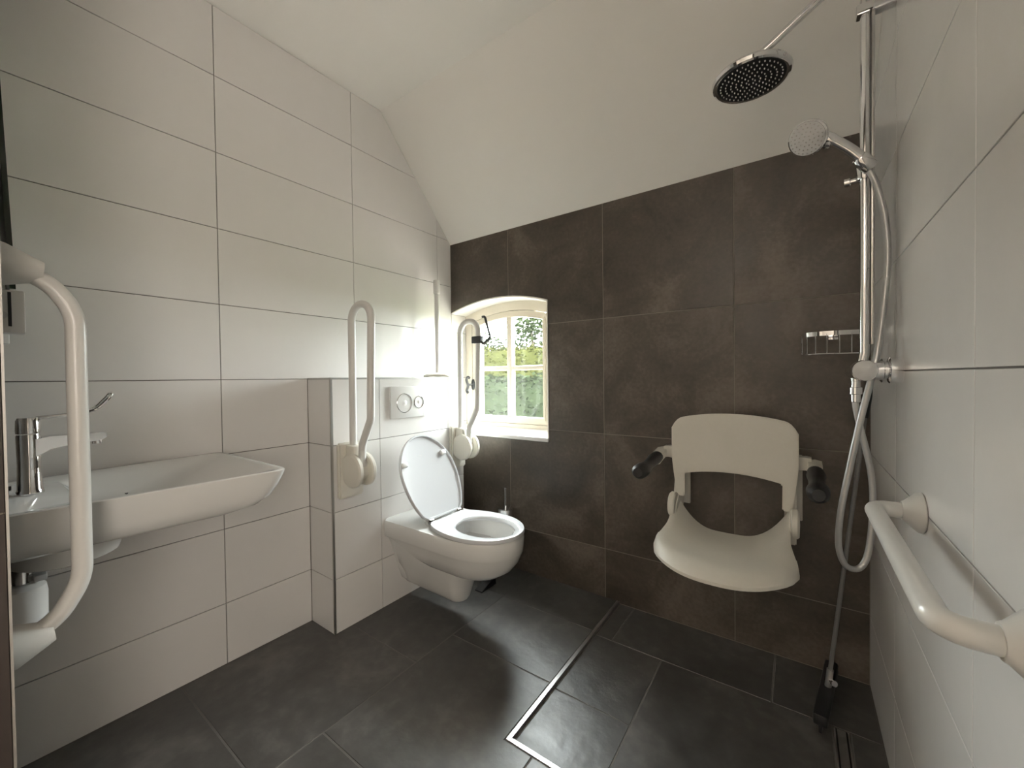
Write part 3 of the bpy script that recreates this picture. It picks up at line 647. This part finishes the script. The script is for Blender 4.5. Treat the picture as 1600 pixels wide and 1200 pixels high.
# ------------------------------------------------------------------ folding shower seat
CX = 1.655
sc_ = empty('shower_chair', (CX, 0, 0.45)); props(sc_, 'ivory plastic fold-down shower chair with black arm grips on the brown wall', 'shower chair')
def sheet(grid, th, nrm):
    """Solid panel from a grid of points and a thickness along a per-point normal."""
    n, m = len(grid), len(grid[0]); b = bmesh.new()
    A = [[b.verts.new(p) for p in r] for r in grid]; B = [[b.verts.new(Vector(p)+nrm(p)*th) for p in r] for r in grid]
    for i in range(n-1):
        for j in range(m-1):
            b.faces.new((A[i][j], A[i][j+1], A[i+1][j+1], A[i+1][j])); b.faces.new((B[i][j], B[i+1][j], B[i+1][j+1], B[i][j+1]))
    for i in range(n-1):
        for j in (0, m-1): b.faces.new((A[i][j], A[i+1][j], B[i+1][j], B[i][j]))
    for j in range(m-1):
        for i in (0, n-1): b.faces.new((A[i][j], B[i][j], B[i][j+1], A[i][j+1]))
    bmesh.ops.recalc_face_normals(b, faces=b.faces)
    ed = [e for e in b.edges if len(e.link_faces) == 2 and e.calc_face_angle(0) > R(60)]
    bmesh.ops.bevel(b, geom=ed, offset=th*0.3, segments=2, affect='EDGES'); return b
def back_y(x): return -0.125 - 0.02*((x-CX)/0.22)**2
rowsb = []
nx = 41
hwB = 0.224
for i in range(13):
    t = i/12; r = []
    for j in range(nx):
        s = -1 + 2*j/(nx-1); a = abs(s)
        top = 0.982 - 0.030*a**2.2 - (0.035*max(0, (a-0.80)/0.2)**2.4)
        bot = 0.742 - 0.018*(a/0.80)**2 if a < 0.80 else 0.724 - 0.10*min(1, (a-0.80)/0.045)
        z = bot + (top-bot)*t
        hw = hwB - 0.022*max(0, (0.80-z)/0.18)**1.3
        x = CX + s*hw; r.append((x, back_y(x), z))
    rowsb.append(r)
obj('backrest', sheet(rowsb, 0.016, lambda p: Vector((0, 1, 0))), 'chair', sc_, 40)
# seat: concave rear edge sweeping up to the hinges
rowss = []
ns = 29
for i in range(13):
    t = i/12; r = []
    for j in range(ns):
        s = -1 + 2*j/(ns-1); a = abs(s)
        front = -0.535 + 0.150*a**2.6 + 0.03*max(0, (a-0.88)/0.12)**2; rear = -0.135 + 0.030*a**2
        y = front + (rear-front)*t
        wf_ = 0.234 + (0.208-0.234)*min(1, t/0.45)
        x = CX-0.008 + s*wf_
        z = 0.512 - 0.010*(1-a*a) - 0.030*max(0, (0.16-t)/0.16)**2 + 0.125*max(0, (a-0.22)/0.78)**2.3*t**1.6
        r.append((x, y, z))
    rowss.append(r)
obj('seat', sheet(rowss, 0.016, lambda p: Vector((0, 0, -1))), 'chair', sc_, 40)
for s in (-1, 1):
    x = CX + s*0.206
    lg = extrude_poly([(-0.02, 0.775), (-0.115, 0.715), (-0.135, 0.63), (-0.185, 0.60), (-0.20, 0.555), (-0.175, 0.515), (-0.12, 0.515), (-0.06, 0.56), (-0.012, 0.62)], (x, 0, 0), (0, 1, 0), (0, 0, 1), (1, 0, 0), -0.011, 0.011)
    bmesh.ops.bevel(lg, geom=list(lg.edges), offset=0.004, segments=2, affect='EDGES'); obj('side_bracket', lg, 'chair', sc_)
    obj('hinge_disc', lathe([(0.048, -0.013), (0.052, -0.008), (0.052, 0.008), (0.046, 0.014), (0.0, 0.016)], (x+s*0.006, -0.165, 0.592), (s, 0, 0), 30), 'chair', sc_)
    obj('wall_plate', box(x-0.03, x+0.03, -0.014, 0.0, 0.56, 0.82, 0.004, 2), 'chair', sc_)
    ax_ = CX + s*0.272
    ar = loft([[(px, py+dy, pz+dz) for dy, dz in ((-0.02*k, -0.024*k), (0.02*k, -0.024*k), (0.024*k, 0), (0.02*k, 0.024*k), (-0.02*k, 0.024*k), (-0.024*k, 0))] for px, py, pz, k in ((CX+s*0.205, -0.085, 0.800, 1.0), (CX+s*0.245, -0.095, 0.806, 1.0), (CX+s*0.262, -0.105, 0.805, 1.0))])
    arm = obj('arm', ar, 'chair', sc_, 50)
    a2 = loft([[(ax_+dx*k, y, z+dz*k) for dx, dz in ((-0.021, -0.016), (0, -0.021), (0.021, -0.016), (0.021, 0.014), (0, 0.019), (-0.021, 0.014))] for y, z, k in ((-0.078, 0.803, 0.8), (-0.10, 0.805, 1.0), (-0.17, 0.796, 1.0), (-0.225, 0.784, 0.95))])
    obj('arm_front', a2, 'chair', arm, 50)
    gp = [[(ax_+math.cos(q)*w, y, z+math.sin(q)*h) for q in [2*math.pi*k/20 for k in range(20)]] for y, z, w, h in ((-0.185, 0.793, 0.010, 0.010), (-0.19, 0.793, 0.025, 0.023), (-0.235, 0.790, 0.028, 0.024), (-0.29, 0.784, 0.023, 0.019), (-0.34, 0.778, 0.023, 0.021), (-0.39, 0.775, 0.031, 0.029), (-0.43, 0.775, 0.029, 0.028), (-0.45, 0.776, 0.017, 0.018))]
    obj('grip', loft(gp), 'black', arm, 50)

# ------------------------------------------------------------------ shower set on the right wall
PX, PY = 2.030, -0.450
sh = empty('shower_column', (PX, PY, 1.147)); props(sh, 'chrome shower riser with thermostat mixer and large rain head', 'shower')
mxp = obj('thermostat_bar', lathe([(0.020, 0.0), (0.0225, 0.003), (0.0225, 0.165), (0.020, 0.168)], (2.014, -0.568, 1.147), (0, 1, 0), 28), 'chrome', sh)
for y, d, q in ((-0.566, -1, 1.0), (-0.402, 1, 0.8)):
    kn = obj('knob', lathe([(0.022*q, 0), (0.0265*q, 0.003), (0.0265*q, 0.045), (0.025*q, 0.048), (0.0, 0.048)], (2.014, y, 1.147), (0, d, 0), 32), 'chrome', mxp)
    obj('knob_cap', lathe([(0.0, 0.0482), (0.0245*q, 0.0482), (0.022*q, 0.050), (0.0, 0.051)], (2.014, y, 1.147), (0, d, 0), 32), 'grey_plastic', kn)
for y in (-0.543, -0.425):
    obj('wall_union', lathe([(0.033, 0.0), (0.034, 0.002), (0.034, 0.024), (0.030, 0.027), (0.022, 0.028), (0.022, 0.034), (0.025, 0.036), (0.025, 0.056), (0.020, 0.060), (0.018, 0.079)], (W, y, 1.147), (-1, 0, 0), 28), 'chrome', mxp)
obj('riser_pipe', tube(fillet([(PX-0.006, PY, 1.160), (PX, PY, 1.20), (PX, PY, 2.300), (1.745, PY+0.03, 2.145)], [0.1, 0.07], 10), 0.0118, 16), 'chrome', sh)
obj('slide_cover', box(PX+0.012, PX+0.020, PY-0.008, PY+0.008, 1.22, 2.15, 0.003, 2), 'steel', sh)
obj('top_bracket', box(PX-0.020, W-0.0005, PY-0.016, PY+0.016, 2.135, 2.165, 0.004, 2), 'chrome', sh)
RH = (1.752, -0.422, 2.092)
hdR = obj('rain_head', lathe([(0.098, 0.000), (0.104, -0.003), (0.110, 0.000), (0.114, 0.008), (0.110, 0.016), (0.060, 0.026), (0.022, 0.032), (0.018, 0.05), (0.0, 0.052)], RH, (0, 0, 1), 48), 'chrome', sh)
obj('spray_face', lathe([(0.0, -0.001), (0.097, -0.001), (0.098, 0.001), (0.0, 0.001)], RH, (0, 0, 1), 48), 'black', hdR)
b = None
for ring_, cnt in ((0.012, 6), (0.027, 12), (0.042, 18), (0.057, 24), (0.072, 30), (0.087, 36)):
    for k in range(cnt):
        a = 2*math.pi*k/cnt; b = lathe([(0.0022, 0), (0.0016, -0.0035), (0.0, -0.004)], (RH[0]+ring_*math.cos(a), RH[1]+ring_*math.sin(a), RH[2]-0.001), (0, 0, 1), 6, bm=b)
props(obj('nozzles', b, 'white_plastic', hdR), kind='stuff')
# hand shower in its slider
hs = empty('hand_shower', (PX, PY-0.03, 1.70)); props(hs, 'chrome hand shower held in the slider of the riser pipe', 'hand shower')
slq = obj('slider', lathe([(0.018, -0.022), (0.020, -0.018), (0.020, 0.018), (0.018, 0.022)], (PX, PY, 1.705), (0, 0, 1), 24), 'chrome', hs)
obj('clamp_ring', lathe([(0.0165, -0.022), (0.019, -0.018), (0.019, 0.018), (0.0165, 0.022)], (PX-0.004, PY-0.038, 1.716), (0.62, 0.42, -0.62), 24), 'chrome', slq)
obj('lock_knob', lathe([(0.007, 0), (0.007, 0.02), (0.011, 0.022), (0.011, 0.034), (0.0, 0.036)], (PX-0.01, PY+0.005, 1.688), (-1, 0.15, 0), 16), 'chrome', slq)
Hc = Vector((1.897, -0.555, 1.793)); hn = Vector((-0.30, -0.80, -0.52)).normalized()
hh = obj('spray_head', lathe([(0.043, 0.0), (0.0465, 0.003), (0.047, 0.012), (0.043, 0.026), (0.025, 0.036), (0.0, 0.038)], Hc, -hn, 36), 'chrome', hs)
obj('spray_plate', lathe([(0.0, 0.004), (0.036, 0.003), (0.0425, 0.0), (0.0425, -0.003)], Hc, hn, 36), 'grey_plastic', hh)
b = None; uu, vv = frame_of(hn)
for ring_, cnt in ((0.008, 5), (0.018, 11), (0.028, 17), (0.037, 22)):
    for k in range(cnt):
        a = 2*math.pi*k/cnt; c = Hc + hn*0.003 + uu*ring_*math.cos(a) + vv*ring_*math.sin(a); b = lathe([(0.0018, 0), (0.0013, 0.003), (0.0, 0.0032)], c, hn, 6, bm=b)
props(obj('nozzles', b, 'profile', hh), kind='stuff')
obj('handle', tube(spline([tuple(Hc-hn*0.018+Vector((0.03, 0.012, -0.002))), (1.952, -0.525, 1.786), (1.990, -0.507, 1.756), (2.022, -0.490, 1.722), (2.034, -0.482, 1.700)], 6), [0.0155]*7+[0.0142]*12+[0.0125]*6, 18), 'chrome', hs)
obj('selector', lathe([(0.007, 0), (0.007, 0.012), (0.0, 0.013)], (1.943, -0.540, 1.770), (-0.2, -0.5, -0.8), 12), 'chrome', hs)
# hose hanging in a loop
hp = [(2.036, -0.481, 1.695), (2.052, -0.485, 1.640), (2.066, -0.49, 1.560), (2.071, -0.50, 1.445), (2.060, -0.52, 1.313), (2.042, -0.55, 1.175), (2.014, -0.560, 1.035), (1.990, -0.555, 0.890), (1.972, -0.545, 0.765),
      (1.968, -0.53, 0.665), (1.984, -0.515, 0.607), (2.014, -0.50, 0.600), (2.034, -0.49, 0.645), (2.044, -0.485, 0.76), (2.040, -0.48, 0.87), (2.018, -0.475, 0.99), (2.009, -0.47, 1.05), (2.009, -0.47, 1.085)]
ho = empty('shower_hose', (2.009, -0.47, 0.6)); props(ho, 'silver shower hose hanging in a long loop from the hand shower', 'hose')
obj('tube', tube(spline(hp, 8), 0.0078, 14), 'hose', ho)
obj('connector', lathe([(0.0085, -0.03), (0.011, -0.028), (0.011, -0.008), (0.0145, -0.006), (0.0145, 0.012), (0.0105, 0.013), (0.0105, 0.030), (0.012, 0.031), (0.012, 0.0385)], (2.009, -0.47, 1.088), (0, 0, 1), 20), 'chrome', ho)

# soap basket on the brown wall in the shower corner
bk = empty('soap_basket', (1.98, 0, 1.21)); props(bk, 'chrome wire soap basket on the brown wall beside the shower riser', 'basket')
def oval(z, k=1.0, n=26): return [(1.985-0.100*k*math.cos(math.pi*i/n), -0.006-0.105*k*max(math.sin(math.pi*i/n), 0.0)**0.55, z) for i in range(n+1)]
lo_ = oval(1.284); 
b = bmesh.new(); A = [[b.verts.new((x+(1.985-x)*e, y*(1-e), z+h)) for x, y, z in lo_] for h, e in ((-0.006, 0), (0.010, 0), (0.010, 0.03), (-0.006, 0.03))]
for q in range(4):
    for i in range(len(lo_)-1): b.faces.new((A[q][i], A[q][i+1], A[(q+1) % 4][i+1], A[(q+1) % 4][i]))
obj('top_band', b, 'chrome', bk, 40)
obj('bottom_wire', tube(oval(1.212, 0.98), 0.0026, 8), 'chrome', bk)
for i in range(2, 25, 3):
    x, y, z = oval(1.28, 0.985)[i]; obj('wire', tube([(x, y, 1.282), (x, y, 1.212), (x, -0.006, 1.212)] if 0 else fillet([(x, y, 1.284), (x, y, 1.212), (x, -0.004, 1.212)], 0.006, 4), 0.0020, 8), 'chrome', bk)
obj('wall_plate', box(1.970, 2.000, -0.006, 0.0, 1.268, 1.290, 0.002, 2), 'chrome', bk)

# floor squeegee leaning in the corner, drain slot
sq = empty('floor_squeegee', (1.957, -0.19, -0.01)); props(sq, 'black floor squeegee with thin grey pole leaning in the shower corner', 'squeegee')
b = box(-0.020, 0.020, -0.168, 0.168, 0.0, 0.038, 0.007, 2)
rot = Matrix.Rotation(R(-8), 3, 'Z')
for v in b.verts: v.co = rot @ v.co + Vector((1.957, -0.19, -0.0115+0.022))
obj('blade_holder', b, 'black', sq)
b = box(-0.004, 0.004, -0.165, 0.165, 0.0, 0.026)
for v in b.verts: v.co = rot @ v.co + Vector((1.957, -0.19, -0.0115))
obj('blade', b, 'black', sq, 0)
p0 = Vector((1.960, -0.190, 0.035)); p1 = Vector((2.072, -0.150, 1.095)); dr = (p1-p0)
obj('socket', tube([p0-dr*0.01, p0+dr*0.07], 0.010, 14), 'steel', sq)
obj('wing_screw', lathe([(0.006, 0), (0.006, 0.02), (0.010, 0.022), (0.010, 0.03), (0.0, 0.032)], p0+dr*0.035, (0.5, -0.9, 0.2), 12), 'chrome', sq)
obj('pole', tube([p0+dr*0.05, p0+dr*0.93], 0.0065, 12), 'dark_pole', sq)
obj('grip', tube([p0+dr*0.90, p0+dr*0.97, p1], [0.0105, 0.012, 0.010], 14), 'black', sq)
dn = empty('floor_drain', (1.99, -0.6, -0.012)); props(dn, 'narrow steel drain channel in the shower floor along the white wall', 'drain')
obj('channel', box(1.971, 2.009, -0.93, -0.302, -0.0134, -0.0128), 'black', dn, 0)
for x in (1.9725, 2.0075): obj('edge_rail', box(x-0.002, x+0.002, -0.93, -0.302, -0.0132, -0.0112), 'steel', dn, 0)
obj('cover_bar', box(1.979, 2.001, -0.93, -0.302, -0.0128, -0.0118), 'steel', dn, 0)
